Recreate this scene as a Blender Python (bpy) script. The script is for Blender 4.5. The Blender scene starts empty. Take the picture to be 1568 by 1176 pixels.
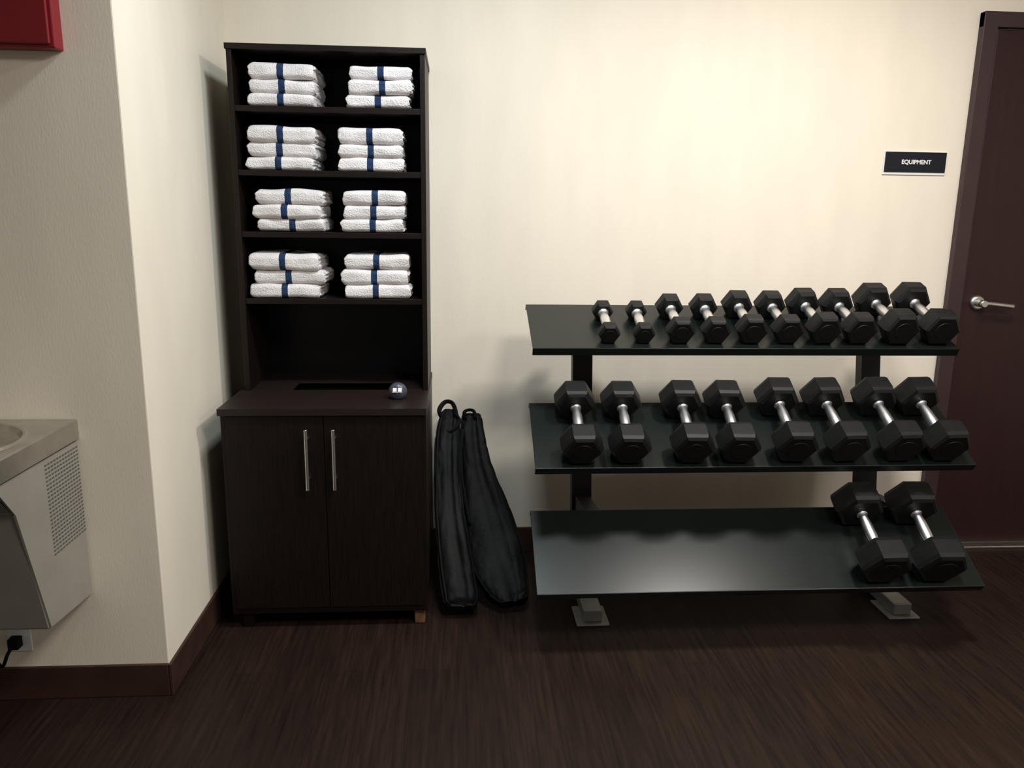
import bpy, bmesh, math, random
from mathutils import Vector, Matrix, noise
random.seed(4)
S=bpy.context.scene
S.view_settings.view_transform='Standard'
S.view_settings.exposure=0.0
COL=S.collection
# ------------------------------------------------------------------ materials
def mat(name,col,rough=.5,metal=0,spec=.5,var=0,scale=8,bump=0,bscale=60,stretch=(1,1,1),col2=None,coat=0,bdist=.003):
    m=bpy.data.materials.new(name);m.use_nodes=True
    nt=m.node_tree;b=nt.nodes['Principled BSDF']
    b.inputs['Base Color'].default_value=(*col,1);b.inputs['Roughness'].default_value=rough
    b.inputs['Metallic'].default_value=metal;b.inputs['Specular IOR Level'].default_value=spec
    b.inputs['Coat Weight'].default_value=coat
    tc=nt.nodes.new('ShaderNodeTexCoord');mp=nt.nodes.new('ShaderNodeMapping')
    mp.inputs['Scale'].default_value=stretch
    nt.links.new(tc.outputs['Object'],mp.inputs['Vector'])
    if var or col2:
        n=nt.nodes.new('ShaderNodeTexNoise');n.inputs['Scale'].default_value=scale;n.inputs['Detail'].default_value=6
        nt.links.new(mp.outputs[0],n.inputs['Vector'])
        r=nt.nodes.new('ShaderNodeValToRGB')
        c2=col2 or tuple(min(1,c*(1+var)) for c in col)
        c1=col if col2 else tuple(c*(1-var) for c in col)
        r.color_ramp.elements[0].position=.35;r.color_ramp.elements[1].position=.68
        r.color_ramp.elements[0].color=(*c1,1);r.color_ramp.elements[1].color=(*c2,1)
        nt.links.new(n.outputs['Fac'],r.inputs['Fac']);nt.links.new(r.outputs['Color'],b.inputs['Base Color'])
    if bump:
        n2=nt.nodes.new('ShaderNodeTexNoise');n2.inputs['Scale'].default_value=bscale;n2.inputs['Detail'].default_value=4
        nt.links.new(mp.outputs[0],n2.inputs['Vector'])
        bp=nt.nodes.new('ShaderNodeBump');bp.inputs['Strength'].default_value=bump;bp.inputs['Distance'].default_value=bdist
        nt.links.new(n2.outputs['Fac'],bp.inputs['Height']);nt.links.new(bp.outputs[0],b.inputs['Normal'])
    return m
M_wall=mat('wall_vinyl',(.79,.715,.605),.75,0,.2,.025,9,.14,190,(1,1,.25))
M_pil=mat('pillar_vinyl',(.76,.69,.58),.75,0,.2,.03,7,.12,190,(1,1,.3))
M_ceil=mat('ceiling_paint',(.8,.77,.70),.9,0,.2,.02,5)
M_base=mat('baseboard_rubber',(.040,.019,.014),.5,0,.3,.15,12)
M_wenge=mat('wenge_laminate',(.0052,.0029,.0023),.42,0,.25,0,14,.08,90,(14,14,.6),(.0105,.0057,.0044))
M_ctop=mat('wenge_counter',(.011,.0065,.0055),.42,0,.4,0,14,.05,90,(.6,14,14),(.018,.0105,.009))
M_back=mat('wenge_back',(.0025,.002,.0024),.4,0,.25,.2,10)
M_slot=mat('slot_black',(.001,.001,.001),.9,0,.05)
M_rub=mat('black_rubber',(.0045,.0045,.0048),.5,0,.28,.2,30,.15,300)
M_chrome=mat('chrome',(.92,.92,.94),.32,1,.5,.04,60,.2,500)
M_steel=mat('brushed_steel',(.66,.65,.63),.32,1,.5,.06,30)
M_rack=mat('rack_powdercoat',(.0045,.0072,.0064),.30,0,.42,.15,6)
M_foot=mat('rack_foot_silver',(.32,.32,.31),.45,.5,.5,.1,20)
M_post=mat('rack_post',(.009,.009,.010),.45,0,.35,.1,10)
M_tow=mat('towel_terry',(.76,.725,.73),.95,0,.1,.05,30,1,220,bdist=.005)
M_blue=mat('towel_stripe',(.022,.042,.10),.95,0,.1,.2,40,1,220,bdist=.005)
M_bag=mat('bag_nylon',(.0022,.0022,.0026),.55,0,.13,.3,20,.4,60)
M_strap=mat('bag_strap',(.004,.004,.005),.75,0,.15,.1,40)
M_door=mat('door_laminate',(.024,.0082,.0082),.42,0,.33,.12,5,.05,80,(8,8,.6))
M_frame=mat('door_frame_paint',(.040,.021,.022),.4,0,.4,.1,5)
M_red=mat('red_enamel',(.20,.010,.016),.45,0,.35,.05,4)
M_fount=mat('fountain_grey',(.36,.335,.295),.42,.45,.5,.05,12)
M_ftop=mat('fountain_stainless',(.45,.42,.37),.3,.85,.5,.08,18)
M_vent=mat('vent_dark',(.07,.065,.06),.7)
M_white=mat('white_plastic',(.75,.75,.74),.4,0,.4,.02,10)
M_sign=mat('sign_black',(.006,.007,.012),.4,0,.3,.05,10)
M_tan=mat('raw_wood_leg',(.16,.085,.045),.6,0,.3,.2,30)
M_tim=mat('timer_body',(.045,.055,.075),.35,0,.5,.1,20)
def floor_mat():
    m=bpy.data.materials.new('floor_wood_plank');m.use_nodes=True;nt=m.node_tree;L=nt.links;b=nt.nodes['Principled BSDF']
    tc=nt.nodes.new('ShaderNodeTexCoord');mp=nt.nodes.new('ShaderNodeMapping');mp.inputs['Rotation'].default_value=(0,0,math.pi/2)
    L.new(tc.outputs['Object'],mp.inputs['Vector'])
    br=nt.nodes.new('ShaderNodeTexBrick');br.inputs['Scale'].default_value=1;br.inputs['Brick Width'].default_value=1.2
    br.inputs['Row Height'].default_value=.15;br.inputs['Mortar Size'].default_value=.001;br.offset=.4
    br.inputs['Color1'].default_value=(.0125,.0076,.0056,1);br.inputs['Color2'].default_value=(.0165,.0099,.0073,1)
    br.inputs['Mortar'].default_value=(.0085,.0054,.0042,1)
    L.new(mp.outputs[0],br.inputs['Vector'])
    m2=nt.nodes.new('ShaderNodeMapping');m2.inputs['Scale'].default_value=(42,2.2,1);L.new(tc.outputs['Object'],m2.inputs['Vector'])
    n=nt.nodes.new('ShaderNodeTexNoise');n.inputs['Scale'].default_value=1.6;n.inputs['Detail'].default_value=9;n.inputs['Roughness'].default_value=.65
    L.new(m2.outputs[0],n.inputs['Vector'])
    r=nt.nodes.new('ShaderNodeValToRGB');r.color_ramp.elements[0].position=.3;r.color_ramp.elements[1].position=.75
    r.color_ramp.elements[0].color=(.45,.43,.43,1);r.color_ramp.elements[1].color=(1.85,1.66,1.55,1)
    L.new(n.outputs['Fac'],r.inputs['Fac'])
    mx=nt.nodes.new('ShaderNodeMix');mx.data_type='RGBA';mx.blend_type='MULTIPLY';mx.inputs['Factor'].default_value=1
    L.new(br.outputs['Color'],mx.inputs['A']);L.new(r.outputs['Color'],mx.inputs['B']);L.new(mx.outputs['Result'],b.inputs['Base Color'])
    b.inputs['Roughness'].default_value=.48;b.inputs['Specular IOR Level'].default_value=.16
    bp=nt.nodes.new('ShaderNodeBump');bp.inputs['Strength'].default_value=.15;bp.inputs['Distance'].default_value=.002
    L.new(n.outputs['Fac'],bp.inputs['Height']);L.new(bp.outputs[0],b.inputs['Normal'])
    return m
M_floor=floor_mat()
# ------------------------------------------------------------------ helpers
def empty(name,loc=(0,0,0)):
    e=bpy.data.objects.new(name,None);e.location=loc;e.empty_display_size=.1;COL.objects.link(e);return e
def obj(name,bm,mats,parent=None,smooth=False,loc=None,rot=None):
    me=bpy.data.meshes.new(name);bmesh.ops.recalc_face_normals(bm,faces=bm.faces);bm.to_mesh(me);bm.free()
    for m in (mats if isinstance(mats,(list,tuple)) else [mats]): me.materials.append(m)
    o=bpy.data.objects.new(name,me);COL.objects.link(o)
    if smooth:
        for p in me.polygons:p.use_smooth=True
    if loc:o.location=loc
    if rot:o.rotation_euler=rot
    if parent:
        o.parent=parent;o.matrix_parent_inverse=Matrix.Translation(-Vector(parent.location))
    return o
def bmbox(bm,x0,x1,y0,y1,z0,z1,mi=0,bev=0,M=None):
    t=bmesh.new();bmesh.ops.create_cube(t,size=1)
    for v in t.verts:
        v.co=Vector(((x0+x1)/2+v.co.x*(x1-x0),(y0+y1)/2+v.co.y*(y1-y0),(z0+z1)/2+v.co.z*(z1-z0)))
    if bev:bmesh.ops.bevel(t,geom=t.edges[:],offset=bev,segments=2,affect='EDGES',profile=.5)
    if M:bmesh.ops.transform(t,matrix=M,verts=t.verts)
    for f in t.faces:f.material_index=mi
    me=bpy.data.meshes.new('t');t.to_mesh(me);t.free();bm.from_mesh(me);bpy.data.meshes.remove(me)
def box(name,x0,x1,y0,y1,z0,z1,m,parent=None,bev=0.0):
    bm=bmesh.new();bmbox(bm,x0,x1,y0,y1,z0,z1,0,bev);return obj(name,bm,m,parent)
def rings(bm,rs,close=True,mi=0,smooth=False):
    vs=[[bm.verts.new(p) for p in r] for r in rs];n=len(rs[0]);fs=[]
    for a,b in zip(vs,vs[1:]):
        for i in range(n):
            f=bm.faces.new((a[i],a[(i+1)%n],b[(i+1)%n],b[i]));f.material_index=mi;f.smooth=smooth;fs.append(f)
    if close:
        for r in (vs[0],vs[-1]):
            f=bm.faces.new(r);f.material_index=mi
    return vs
def lathe_y(bm,prof,n,cx=0,cz=0,mi=0,smooth=False,ph=0):
    rings(bm,[[Vector((cx+r*math.cos(2*math.pi*i/n+ph),y,cz+r*math.sin(2*math.pi*i/n+ph))) for i in range(n)] for y,r in prof],True,mi,smooth)
def tube(bm,pts,rx,ry=None,n=8,mi=0,up=Vector((0,1,0))):
    ry=ry or rx;rs=[]
    for i,p in enumerate(pts):
        t=(pts[min(i+1,len(pts)-1)]-pts[max(i-1,0)]).normalized()
        a=t.cross(up)
        a=a.normalized() if a.length>1e-3 else Vector((1,0,0))
        b=a.cross(t).normalized()
        rs.append([p+a*rx*math.cos(2*math.pi*k/n)+b*ry*math.sin(2*math.pi*k/n) for k in range(n)])
    rings(bm,rs,True,mi,True)
def cat(pts,n):
    out=[];P=[pts[0]]+list(pts)+[pts[-1]]
    for i in range(1,len(P)-2):
        for k in range(n):
            t=k/n
            out.append(tuple(.5*((2*b)+(-a+c)*t+(2*a-5*b+4*c-d)*t*t+(-a+3*b-3*c+d)*t**3) for a,b,c,d in zip(P[i-1],P[i],P[i+1],P[i+2])))
    out.append(tuple(pts[-1]));return out
# ------------------------------------------------------------------ room
YW=3.343; CZ=2.85
box('floor',-3.2,4.6,-3,YW+.1,-.1,0,M_floor)
box('ceiling',-3.2,4.6,-3,YW+.1,CZ,CZ+.1,M_ceil)
box('wall_back',-3.2,4.6,YW,YW+.1,0,CZ,M_wall)
box('wall_pillar',-3.1,-.911,2.299,YW,0,CZ,M_pil,bev=.004)
box('wall_left',-3.2,-3.1,-3,YW,0,CZ,M_wall)
box('wall_right',4.5,4.6,-3,YW,0,CZ,M_wall)
box('baseboard_back',-.911,2.148,YW-.01,YW,0,.118,M_base,bev=.003)
box('baseboard_pillar_side',-.911,-.900,2.288,YW-.012,0,.110,M_base,bev=.003)
box('baseboard_pillar_front',-3.1,-.911,2.288,2.299,0,.110,M_base,bev=.003)
# ------------------------------------------------------------------ door
D=empty('door_1',(2.6,YW,0))
box('frame_jamb_left',2.150,2.212,YW-.035,YW-.001,0,2.345,M_frame,D,.003)
box('frame_jamb_right',3.130,3.192,YW-.035,YW-.001,0,2.345,M_frame,D,.003)
box('frame_head',2.150,3.192,YW-.0352,YW-.001,2.285,2.346,M_frame,D,.003)
box('stop_left',2.212,2.222,YW-.022,YW-.001,0,2.285,M_frame,D)
box('leaf',2.226,3.126,YW-.016,YW-.001,.018,2.280,M_door,D,.002)
box('threshold',2.212,3.13,YW-.06,YW-.001,0,.012,M_steel,D,.003)
bm=bmesh.new()
lathe_y(bm,[(YW-.030,.024),(YW-.028,.030),(YW-.020,.033),(YW-.0155,.034)],28,2.293,1.152,0,True)
lathe_y(bm,[(YW-.075,.013),(YW-.073,.016),(YW-.03,.016)],20,2.293,1.152,0,True)
obj('lever_rose',bm,M_steel,D)
bm=bmesh.new()
tube(bm,[Vector(p) for p in cat([(2.285,YW-.066,1.152),(2.32,YW-.068,1.152),(2.37,YW-.068,1.147),(2.42,YW-.066,1.142),(2.435,YW-.058,1.141)],6)],.011,.008,10)
obj('lever',bm,M_steel,D)
# ------------------------------------------------------------------ sign
G=empty('equipment_sign',(1.94,YW,1.745))
box('backplate',1.803,2.080,YW-.005,YW-.0005,1.695,1.791,M_white,G,.001)
box('face',1.808,2.077,YW-.009,YW-.005,1.706,1.789,M_sign,G,.001)
cu=bpy.data.curves.new('lettering','FONT');cu.body='EQUIPMENT';cu.size=.024;cu.align_x='CENTER';cu.align_y='CENTER';cu.extrude=.0006;cu.offset=.0006
to=bpy.data.objects.new('tmp',cu);COL.objects.link(to);bpy.context.view_layer.update()
me=bpy.data.meshes.new_from_object(to.evaluated_get(bpy.context.evaluated_depsgraph_get()));bpy.data.objects.remove(to)
me.materials.clear();me.materials.append(M_white)
o=bpy.data.objects.new('lettering',me);COL.objects.link(o);o.location=(1.945,YW-.0098,1.747);o.rotation_euler=(math.pi/2,0,0)
o.parent=G;o.matrix_parent_inverse=Matrix.Translation(-Vector(G.location))
# ------------------------------------------------------------------ towel cabinet
C=empty('towel_cabinet',(-.47,3.0,0))
hx0,hx1,hy,yb=-.808,-.117,2.975,YW-.004
cx0,cy=-.824,2.690
zc=.8375;zt=2.078;T=.018
cx1=-.114
box('hutch_side_left',hx0,hx0+T,hy,yb,zc,zt-.02,M_wenge,C,.001)
box('hutch_side_right',hx1-T,hx1,hy,yb,zc,zt-.02,M_wenge,C,.001)
box('hutch_top',hx0-.004,hx1+.004,hy-.006,yb,zt-.02,zt,M_wenge,C,.0015)
box('hutch_back',hx0+T,hx1-T,yb-.008,yb,zc,zt-.02,M_back,C)
SH=[1.863,1.642,1.423,1.178]
for i,z in enumerate(SH): box('hutch_shelf_%d'%(i+1),hx0+T,hx1-T,hy+.004,yb-.008,z-.010,z+.010,M_wenge,C,.001)
sx0,sx1,sy0,sy1=-.635,-.245,2.985,3.125
ct=zc-.024
bm=bmesh.new()
bmbox(bm,cx0-.006,sx0,cy-.012,yb,ct,zc);bmbox(bm,sx1,cx1+.002,cy-.012,yb,ct,zc)
bmbox(bm,sx0,sx1,cy-.012,sy0,ct,zc);bmbox(bm,sx0,sx1,sy1,yb,ct,zc)
bmesh.ops.remove_doubles(bm,verts=bm.verts,dist=1e-5)
obj('counter',bm,M_ctop,C)
bm=bmesh.new()
bmbox(bm,sx0-.002,sx0,sy0,sy1,ct-.25,ct+.02);bmbox(bm,sx1,sx1+.002,sy0,sy1,ct-.25,ct+.02);bmbox(bm,sx0,sx1,sy1,sy1+.002,ct-.25,ct+.02);bmbox(bm,sx0,sx1,sy0-.002,sy0,ct-.25,ct+.02);bmbox(bm,sx0,sx1,sy0,sy1,ct-.26,ct-.25)
obj('towel_return_chute',bm,M_slot,C)
zb=.060
box('side_left',cx0,cx0+T,cy+.002,yb,zb,ct,M_wenge,C,.001)
box('side_right',cx1-T,cx1,cy+.002,yb,zb,ct,M_wenge,C,.001)
box('bottom_panel',cx0+T,cx1-T,cy+.004,yb,zb,zb+.02,M_wenge,C,.001)
box('carcass_back',cx0+T,cx1-T,yb-.008,yb,zb+.02,ct,M_slot,C)
xm=(cx0+cx1)/2-.002
box('door_left',cx0+T*.9,xm-.0015,cy-.002,cy+.016,zb+.024,ct-.004,M_wenge,C,.0012)
box('door_right',xm+.0015,cx1-T*.9,cy-.002,cy+.016,zb+.024,ct-.004,M_wenge,C,.0012)
for nm,hx in (('handle_left',-.528),('handle_right',-.434)):
    bm=bmesh.new()
    tube(bm,[Vector((hx,cy-.034,z)) for z in (.548,.55,.66,.766,.768)],.0065,None,14,0,Vector((0,1,0)))
    for z in (.585,.731): lathe_y(bm,[(cy-.034,.0045),(cy-.002,.0045)],10,hx,z,0,True)
    obj(nm,bm,M_steel,C)
for i,(x,y) in enumerate(((cx0+.03,cy+.02),(cx1-.05,cy+.02),(cx0+.03,yb-.06),(cx1-.062,yb-.06))):
    bm=bmesh.new();bmbox(bm,x,x+.038,y,y+.04,0,zb,0,.003);bmbox(bm,x-.006,x+.044,y+.006,y+.034,zb-.012,zb)
    obj('foot_%d'%(i+1),bm,M_tan if i==1 else M_wenge,C)
# ------------------------------------------------------------------ towels
def towel_stack(x0,x1,zs,h,seed,yfront):
    bm=bmesh.new();w=x1-x0;depth=.25;cx=(x0+x1)/2;rnd=random.Random(seed)
    hs=[rnd.uniform(.92,1.02),rnd.uniform(.92,1.08),rnd.uniform(1.0,1.16)];tot=sum(hs);hs=[q/tot*h for q in hs]
    z=0
    for k in range(3):
        hh=hs[k];dx=rnd.uniform(-.010,.008);dy=rnd.uniform(-.004,.010);cut=rnd.uniform(-.006,.006)
        wr=w*.5*rnd.uniform(.95,1.02);wl=w*.5*rnd.uniform(.93,.99);sag=rnd.uniform(-.004,.004)
        xs=sorted([-wl+wl*i/14 for i in range(14)]+[wr*i/16 for i in range(17)]+[-.0115+cut,.0115+cut]+[wr-.004,-wl+.004])
        r=hh*.54;rs=[]
        for x in xs:
            e=max(0,min(1,((wr-x) if x>0 else (wl+x))/.018));fl=.60+.40*math.sqrt(max(0,1-(1-e)**2))
            ring=[];m=13
            for a in range(m):
                t=math.pi/2+math.pi*a/(m-1)
                cr=1-.20*math.exp(-((t-math.pi*(1.02))/.16)**2)*(.7+.6*noise.noise(Vector((x*20,k*3,seed))))
                ring.append((r+r*1.05*cr*math.cos(t),r*fl*math.copysign(abs(math.sin(t))**.8,math.sin(t))))
            for a in range(5): ring.append((depth*(a+.6)/6,-r*fl))
            for a in range(m):
                t=-math.pi/2+math.pi*a/(m-1);ring.append((depth-r+r*math.cos(t),r*fl*math.sin(t)))
            for a in range(5): ring.append((depth-depth*(a+.6)/6,r*fl))
            pts=[]
            for (y,q) in ring:
                p=Vector((x*11+seed*3,y*9+k*5,q*14+k*9))
                up=max(0,q/r)*.5+.5 if k==0 else 1
                nz=noise.noise(p)*.0055*up;ny=noise.noise(p*1.4+Vector((9,1,2)))*.008
                ex=noise.noise(Vector((y*22,q*60,seed+k*7)))*.007*(1-e)
                pts.append(Vector((cx+dx+x+ex,yfront+.006+dy+y+ny,zs+z+hh/2+max(q,-r*.86 if k==0 else -9)+nz+(sag*(x/w) if k else 0))))
            rs.append(pts)
        n0=len(bm.faces);rings(bm,rs,True,0,True);bm.faces.ensure_lookup_table()
        for f in bm.faces[n0:]:
            c=f.calc_center_median()
            if abs(c.x-cx-dx-cut)<.0112: f.material_index=1
        for j in range(3):
            zz=zs+z+hh*(.24+.26*j);xe=cx+dx+wr+rnd.uniform(-.004,.007)
            rr=[]
            for i in range(9):
                y=yfront+.02+(depth-.05)*i/8
                pz=zz+rnd.uniform(-.0015,.0015);th=hh*.10
                px=xe+rnd.uniform(-.003,.003)
                rr.append([Vector((px-.04,y,pz-th)),Vector((px-.004,y,pz-th)),Vector((px,y,pz)),Vector((px-.004,y,pz+th)),Vector((px-.04,y,pz+th))])
            rings(bm,rr,True,0,True)
        z+=hh
    for v in bm.verts: v.co.z=max(v.co.z,zs)
    return obj('towel_stack',bm,[M_tow,M_blue])
rows=[((-.743,-.502),(-.393,-.161),.146),((-.768,-.516),(-.425,-.187),.152),((-.747,-.490),(-.424,-.190),.152),((-.770,-.499),(-.429,-.179),.164)]
for i,(a,b,h) in enumerate(rows):
    towel_stack(a[0],a[1]-.006,SH[i]+.0105,h,i*2+1,hy+.006)
    towel_stack(b[0]-.004,b[1]-.006,SH[i]+.0105,h,i*2+2,hy+.006)
# ------------------------------------------------------------------ small round timer on the counter
TM=empty('digital_timer',(-.222,2.835,zc))
bm=bmesh.new();bmesh.ops.create_uvsphere(bm,u_segments=32,v_segments=20,radius=.034)
for v in bm.verts:
    v.co.y*=.8
    if v.co.z<-.027:v.co.z=-.027
    v.co+=Vector((-.222,2.835,zc+.0275))
obj('body',bm,M_tim,TM,True)
bm=bmesh.new()
for ox in (-.009,.009):
    bmbox(bm,ox-.007,ox+.007,-.0035,0,-.007,.007,0,.001)
bmbox(bm,-.018,.018,-.0028,0,-.0095,-.0075)
bmesh.ops.transform(bm,matrix=Matrix.Translation((-.222,2.8085,zc+.038))@Matrix.Rotation(math.radians(-28),4,'X'),verts=bm.verts)
obj('display',bm,M_white,TM)
# ------------------------------------------------------------------ dumbbell rack
R=empty('dumbbell_rack',(1.06,2.9,0))
rx0,rx1=.266,1.860
SHV=[((2.757,1.040),(3.082,1.161)),((2.578,.648),(2.868,.812)),((2.444,.243),(2.741,.430))]
for i,((y0,z0),(y1,z1)) in enumerate(SHV):
    th=math.atan2(z1-z0,y1-y0);L=math.hypot(z1-z0,y1-y0)
    bm=bmesh.new()
    MM=Matrix.Translation((0,y0,z0))@Matrix.Rotation(th,4,'X')
    bmbox(bm,rx0,rx1,0,L,-.006,0,0,.0015,MM)
    bmbox(bm,rx0,rx1,-.001,.004,-.030,-.001,0,.001,MM)
    bmbox(bm,rx0,rx1,L-.004,L,-.024,-.001,0,.001,MM)
    obj('shelf_%d'%(i+1),bm,M_rack,R)
def ypost(z): return 2.985+(z/.95)*.145
for s,px in (('left',.504),('right',1.715)):
    bm=bmesh.new()
    w=.04;d=.025
    rs=[[Vector((px+sx*w,ypost(z)+sy*d,z)) for sx,sy in ((-1,-1),(1,-1),(1,1),(-1,1))] for z in (.03,1.04)]
    rings(bm,rs)
    for (y0,z0),(y1,z1) in SHV:
        th=math.atan2(z1-z0,y1-y0);L=math.hypot(z1-z0,y1-y0)
        MM=Matrix.Translation((0,y0,z0))@Matrix.Rotation(th,4,'X')
        rs=[]
        for sx in (-.028,.028):
            rs.append([MM@Vector((px+sx,.06,-.0065)),MM@Vector((px+sx,L-.005,-.0065)),Vector((px+sx,ypost(z1-.05),z1-.045)),Vector((px+sx,ypost(z1-.12),z1-.12)),MM@Vector((px+sx,.06,-.03))])
        rings(bm,rs)
    obj('upright_'+s,bm,M_post,R)
    bm=bmesh.new()
    bmbox(bm,px-.062,px+.062,2.655,2.80,0,.008,0,.002)
    bmbox(bm,px-.036,px+.036,2.675,3.24,.008,.055,0,.004)
    bmbox(bm,px-.062,px+.062,3.16,3.25,0,.008,0,.002)
    obj('foot_'+s,bm,M_foot,R)
# ------------------------------------------------------------------ dumbbells
def dumbbell(x,row,sf,cc,w,t,yaw=0):
    (y0,z0),(y1,z1)=SHV[row];th=math.atan2(z1-z0,y1-y0)
    Rr=w/2;hz=Rr*math.cos(math.pi/6)
    bm=bmesh.new()
    for c,sg in ((-cc/2,-1),(cc/2,1)):
        pr=[(-.5,.62),(-.5,.80),(-.42,.93),(-.28,1.0),(.28,1.0),(.42,.93),(.5,.80),(.5,.55)]
        lathe_y(bm,[(c+a*t,Rr*r) for a,r in pr],6,0,hz,0,False)
        yo=c+sg*t*.5
        lathe_y(bm,[(yo-.001*sg,Rr*.48),(yo+.0015*sg,Rr*.46)] ,20,0,hz,0,False)
        yi=c-sg*t*.5
        lathe_y(bm,[(yi,.021),(yi-sg*.006,.019)],20,0,hz,1,True)
    hl=cc-t;hr=.0180
    lathe_y(bm,[(-hl/2-.004,.0135),(-hl*.35,.015),(-hl*.15,hr),(hl*.15,hr),(hl*.35,.015),(hl/2+.004,.0135)],20,0,hz,1,True)
    o=obj('dumbbell',bm,[M_rub,M_chrome])
    sc=sf+cc/2
    p=Vector((x,y0+sc*math.cos(th),z0+sc*math.sin(th)))+Vector((0,-math.sin(th),math.cos(th)))*.0006
    o.matrix_world=Matrix.Translation(p)@Matrix.Rotation(th,4,'X')@Matrix.Rotation(yaw,4,'Z')
    return o
topx=[.548,.677,.810,.942,1.077,1.210,1.344,1.479,1.632,1.790]
tw=[.082,.082,.106,.108,.118,.118,.128,.128,.142,.144]
tcc=[.175,.175,.19,.19,.20,.20,.205,.205,.225,.23]
tt=[.047,.047,.057,.057,.062,.062,.068,.068,.080,.080]
for x,w,c,t in zip(topx,tw,tcc,tt): dumbbell(x,0,.052+.1*(w-.08),c,w,t,random.uniform(-.03,.03))
midx=[.427,.597,.820,.985,1.188,1.372,1.571,1.738]
mw=[.150,.150,.154,.154,.160,.160,.162,.162]
for x,w in zip(midx,mw): dumbbell(x,1,.054,.225+.01*(w>.155),w,.088,random.uniform(-.035,.035))
for x in (1.478,1.683): dumbbell(x,2,.062,.245,.184,.098,random.uniform(-.02,.02))
# ------------------------------------------------------------------ carry bags
def bag(path,seed):
    B=empty('equipment_carry_bag',path[-1][:3])
    P=cat(path,12);rs=[];n=48
    for i,(x,y,z,hw,ht) in enumerate(P):
        a=Vector(P[max(i-1,0)][:3]);b=Vector(P[min(i+1,len(P)-1)][:3]);t=(b-a).normalized()
        u=Vector((1,0,0));u=(u-t*u.dot(t)).normalized();v=t.cross(u).normalized();ring=[]
        for k in range(n):
            an=2*math.pi*k/n;c,s=math.cos(an),math.sin(an)
            c2=math.copysign(abs(c)**.65,c);s2=math.copysign(abs(s)**.6,s)
            p=Vector((x,y,z))+u*hw*c2+v*ht*s2
            q=noise.noise(Vector((c*1.3+seed*7,s*1.3,i*.08)))*.006
            q-=(1-abs(noise.noise(Vector((c*2.2+seed,s*2+i*.11,i*.13))))*2)**3*.003
            q-=.010*math.exp(-((c-.15)/.10)**2)
            p+=(u*c+v*s)*q*min(1,hw/.05)
            p.z=max(p.z,.003);p.y=min(p.y,YW-.012);ring.append(p)
        rs.append(ring)
    bm=bmesh.new();rings(bm,rs,True,0,True);obj('body',bm,M_bag,B)
    bm=bmesh.new()
    k0=max(range(n),key=lambda k:-rs[len(rs)//2][k].y)
    k0=(k0+5)%n
    tube(bm,[r[k0]+Vector((0,-.001,.001)) for r in rs[3:-3]],.0045,.002,6)
    for k in (3,n//2-3,n-3,n//2+3): tube(bm,[r[k] for r in rs[2:-2]],.003,.003,6)
    obj('zip_and_piping',bm,M_strap,B)
    return B,rs
b1,r1=bag([(-.034,3.255,.690,.018,.010),(-.036,3.235,.665,.038,.020),(-.044,3.17,.59,.050,.028),(-.046,3.08,.478,.053,.036),(-.034,2.96,.305,.062,.043),(-.010,2.85,.150,.070,.046),(.006,2.765,.062,.068,.042),(.008,2.735,.040,.048,.026)],1)
b2,r2=bag([(.058,3.275,.668,.034,.014),(.058,3.262,.640,.044,.018),(.062,3.20,.55,.055,.024),(.080,3.14,.44,.070,.030),(.122,3.045,.287,.100,.036),(.162,2.92,.140,.110,.040),(.196,2.81,.062,.082,.038),(.206,2.765,.040,.048,.024)],2)
def loop(B,pts,rx=.010,ry=.0025):
    bm=bmesh.new();tube(bm,[Vector(p) for p in cat(pts,8)],rx,ry,8,0,Vector((.2,1,.3)));obj('strap',bm,M_strap,B)
loop(b1,[(-.062,3.215,.650),(-.080,3.22,.695),(-.056,3.235,.728),(-.026,3.235,.724),(-.011,3.22,.685),(-.018,3.20,.635)])
loop(b1,[(-.070,3.18,.635),(-.045,3.16,.617),(-.010,3.17,.635),(.004,3.19,.665),(-.02,3.21,.685)],.008)
loop(b1,[(-.080,3.15,.60),(-.092,3.09,.53),(-.094,3.04,.46)],.006)
loop(b2,[(.030,3.24,.655),(.026,3.24,.682),(.045,3.25,.690),(.066,3.25,.684),(.072,3.24,.66)],.008)
loop(b2,[(.018,3.20,.62),(.006,3.13,.50),(.024,3.06,.38),(.045,2.99,.28)],.008)
# ------------------------------------------------------------------ drinking fountain
F=empty('drinking_fountain',(-1.34,2.1,.6))
fx0,fx1=-1.575,-1.118
def prism(bm,prof,x0,x1,mi=0):
    rings(bm,[[Vector((x,y,z)) for y,z in prof] for x in (x0,x1)],True,mi)
bm=bmesh.new()
prism(bm,[(2.298,.350),(2.045,.372),(1.955,.745),(1.86,.845),(2.298,.845)],fx0,fx1)
bmesh.ops.bevel(bm,geom=bm.edges[:],offset=.006,segments=2,affect='EDGES')
obj('housing',bm,M_fount,F)
bm=bmesh.new();n=48;bx,by=(fx0+fx1)/2,2.04;zt2=.905
X0,X1,Y0,Y1=fx0-.008,fx1+.006,1.82,2.298
def rect(t):
    c,s=math.cos(t),math.sin(t);k=1/max(abs(c)/((X1-X0)/2),abs(s)/((Y1-Y0)/2));return (X0+X1)/2+c*k,(Y0+Y1)/2+s*k
ang=[2*math.pi*i/n for i in range(n)]
q=math.atan2((Y1-Y0)/2,(X1-X0)/2)
for a in (q,math.pi-q,math.pi+q,2*math.pi-q):
    j=min(range(n),key=lambda i:abs(ang[i]-a));ang[j]=a
rs=[[Vector((*rect(a),.846)) for a in ang],[Vector((*rect(a),zt2-.004)) for a in ang]]
rs.append([Vector(((p.x-bx)*.985+bx,(p.y-2.059)*.985+2.059,zt2)) for p in rs[1]])
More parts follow.
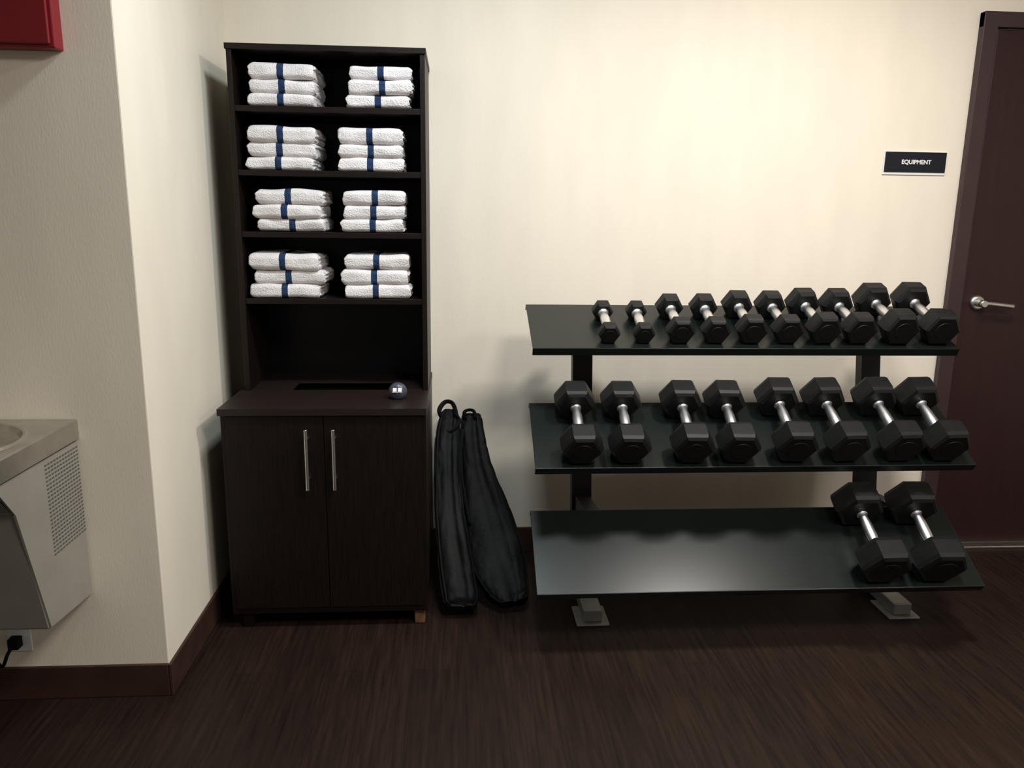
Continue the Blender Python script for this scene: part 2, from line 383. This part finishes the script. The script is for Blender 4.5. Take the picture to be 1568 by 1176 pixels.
for k,z in ((1.0,zt2),(.97,zt2+.006),(.94,zt2+.004),(.90,zt2-.012),(.75,zt2-.032),(.4,zt2-.042),(.1,zt2-.045)):
    rs.append([Vector((bx+.205*k*math.cos(a),by+.205*k*math.sin(a),z)) for a in ang])
rings(bm,rs,True,0,False);obj('basin',bm,M_ftop,F)
bm=bmesh.new()
tube(bm,[Vector(p) for p in cat([(bx-.10,2.20,.905),(bx-.10,2.20,.94),(bx-.09,2.17,.965),(bx-.07,2.14,.96)],6)],.011,.011,12)
bmbox(bm,bx-.13,bx-.07,2.17,2.24,.903,.918,0,.004);obj('bubbler',bm,M_chrome,F)
bm=bmesh.new()
for i in range(24):
    for j in range(12):
        z=.822-i*.0112;y=2.288-j*.016
        bmbox(bm,fx1-.0005,fx1+.0008,y-.0052,y+.0052,z-.0022,z+.0022)
obj('vent_grille',bm,M_vent,F)
box('push_bar',fx0+.06,fx1-.06,1.872,1.895,.775,.815,M_steel,F,.004)
O=empty('wall_outlet',(-1.35,2.298,.22))
box('plate',-1.385,-1.315,2.293,2.2985,.165,.280,M_white,O,.002)
box('plug',-1.372,-1.340,2.262,2.293,.185,.220,M_bag,O,.004)
bm=bmesh.new();tube(bm,[Vector(p) for p in cat([(-1.356,2.265,.200),(-1.36,2.24,.185),(-1.375,2.235,.150),(-1.40,2.25,.16),(-1.42,2.26,.24),(-1.42,2.26,.352)],8)],.0055,None,8)
obj('cord',bm,M_bag,O)
# ------------------------------------------------------------------ red cabinet on pillar
K=empty('red_wall_cabinet',(-1.32,2.27,2.1))
box('case',-1.60,-1.044,2.250,2.2985,1.912,2.40,M_red,K,.004)
box('door',-1.590,-1.054,2.240,2.250,1.921,2.39,M_red,K,.003)
box('latch',-1.085,-1.070,2.234,2.240,2.12,2.17,M_steel,K,.001)
# ------------------------------------------------------------------ lights
def area(name,loc,size,energy,col,rot=(0,0,0),sy=None):
    l=bpy.data.lights.new(name,'AREA');l.energy=energy;l.color=col;l.size=size
    if sy:l.shape='RECTANGLE';l.size_y=sy
    o=bpy.data.objects.new(name,l);o.location=loc;o.rotation_euler=rot;COL.objects.link(o)
area('fill_light',(1.4,2.0,CZ-.02),.28,46,(1,.95,.89))
area('fill_light',(.1,2.1,CZ-.02),.25,29,(.84,.95,1))
area('fill_light',(1.0,.5,CZ-.02),.6,52,(1,.95,.88))  # added general fill near the camera, stands for no known fixture
area('fill_light',(2.8,.2,CZ-.02),.8,44,(1,.96,.92))  # unseen lamp added on the right to brighten the pillar side
w=bpy.data.worlds.new('world');S.world=w;w.use_nodes=True
w.node_tree.nodes['Background'].inputs[0].default_value=(1,.95,.89,1);w.node_tree.nodes['Background'].inputs[1].default_value=.20
# ------------------------------------------------------------------ camera
a,p,r=.0700,.2108,.0133
Fv=Vector((math.sin(a)*math.cos(p),math.cos(a)*math.cos(p),-math.sin(p)))
R0=Vector((math.cos(a),-math.sin(a),0));U0=R0.cross(Fv)
Rv=R0*math.cos(r)+U0*math.sin(r);Uv=U0*math.cos(r)-R0*math.sin(r)
cd=bpy.data.cameras.new('camera');cd.sensor_width=36;cd.lens=36*1199.8/1568;cd.clip_start=.05
co=bpy.data.objects.new('camera',cd);COL.objects.link(co)
m=Matrix((Rv,Uv,-Fv)).transposed().to_4x4();m.translation=(0,0,1.5);co.matrix_world=m
S.camera=co
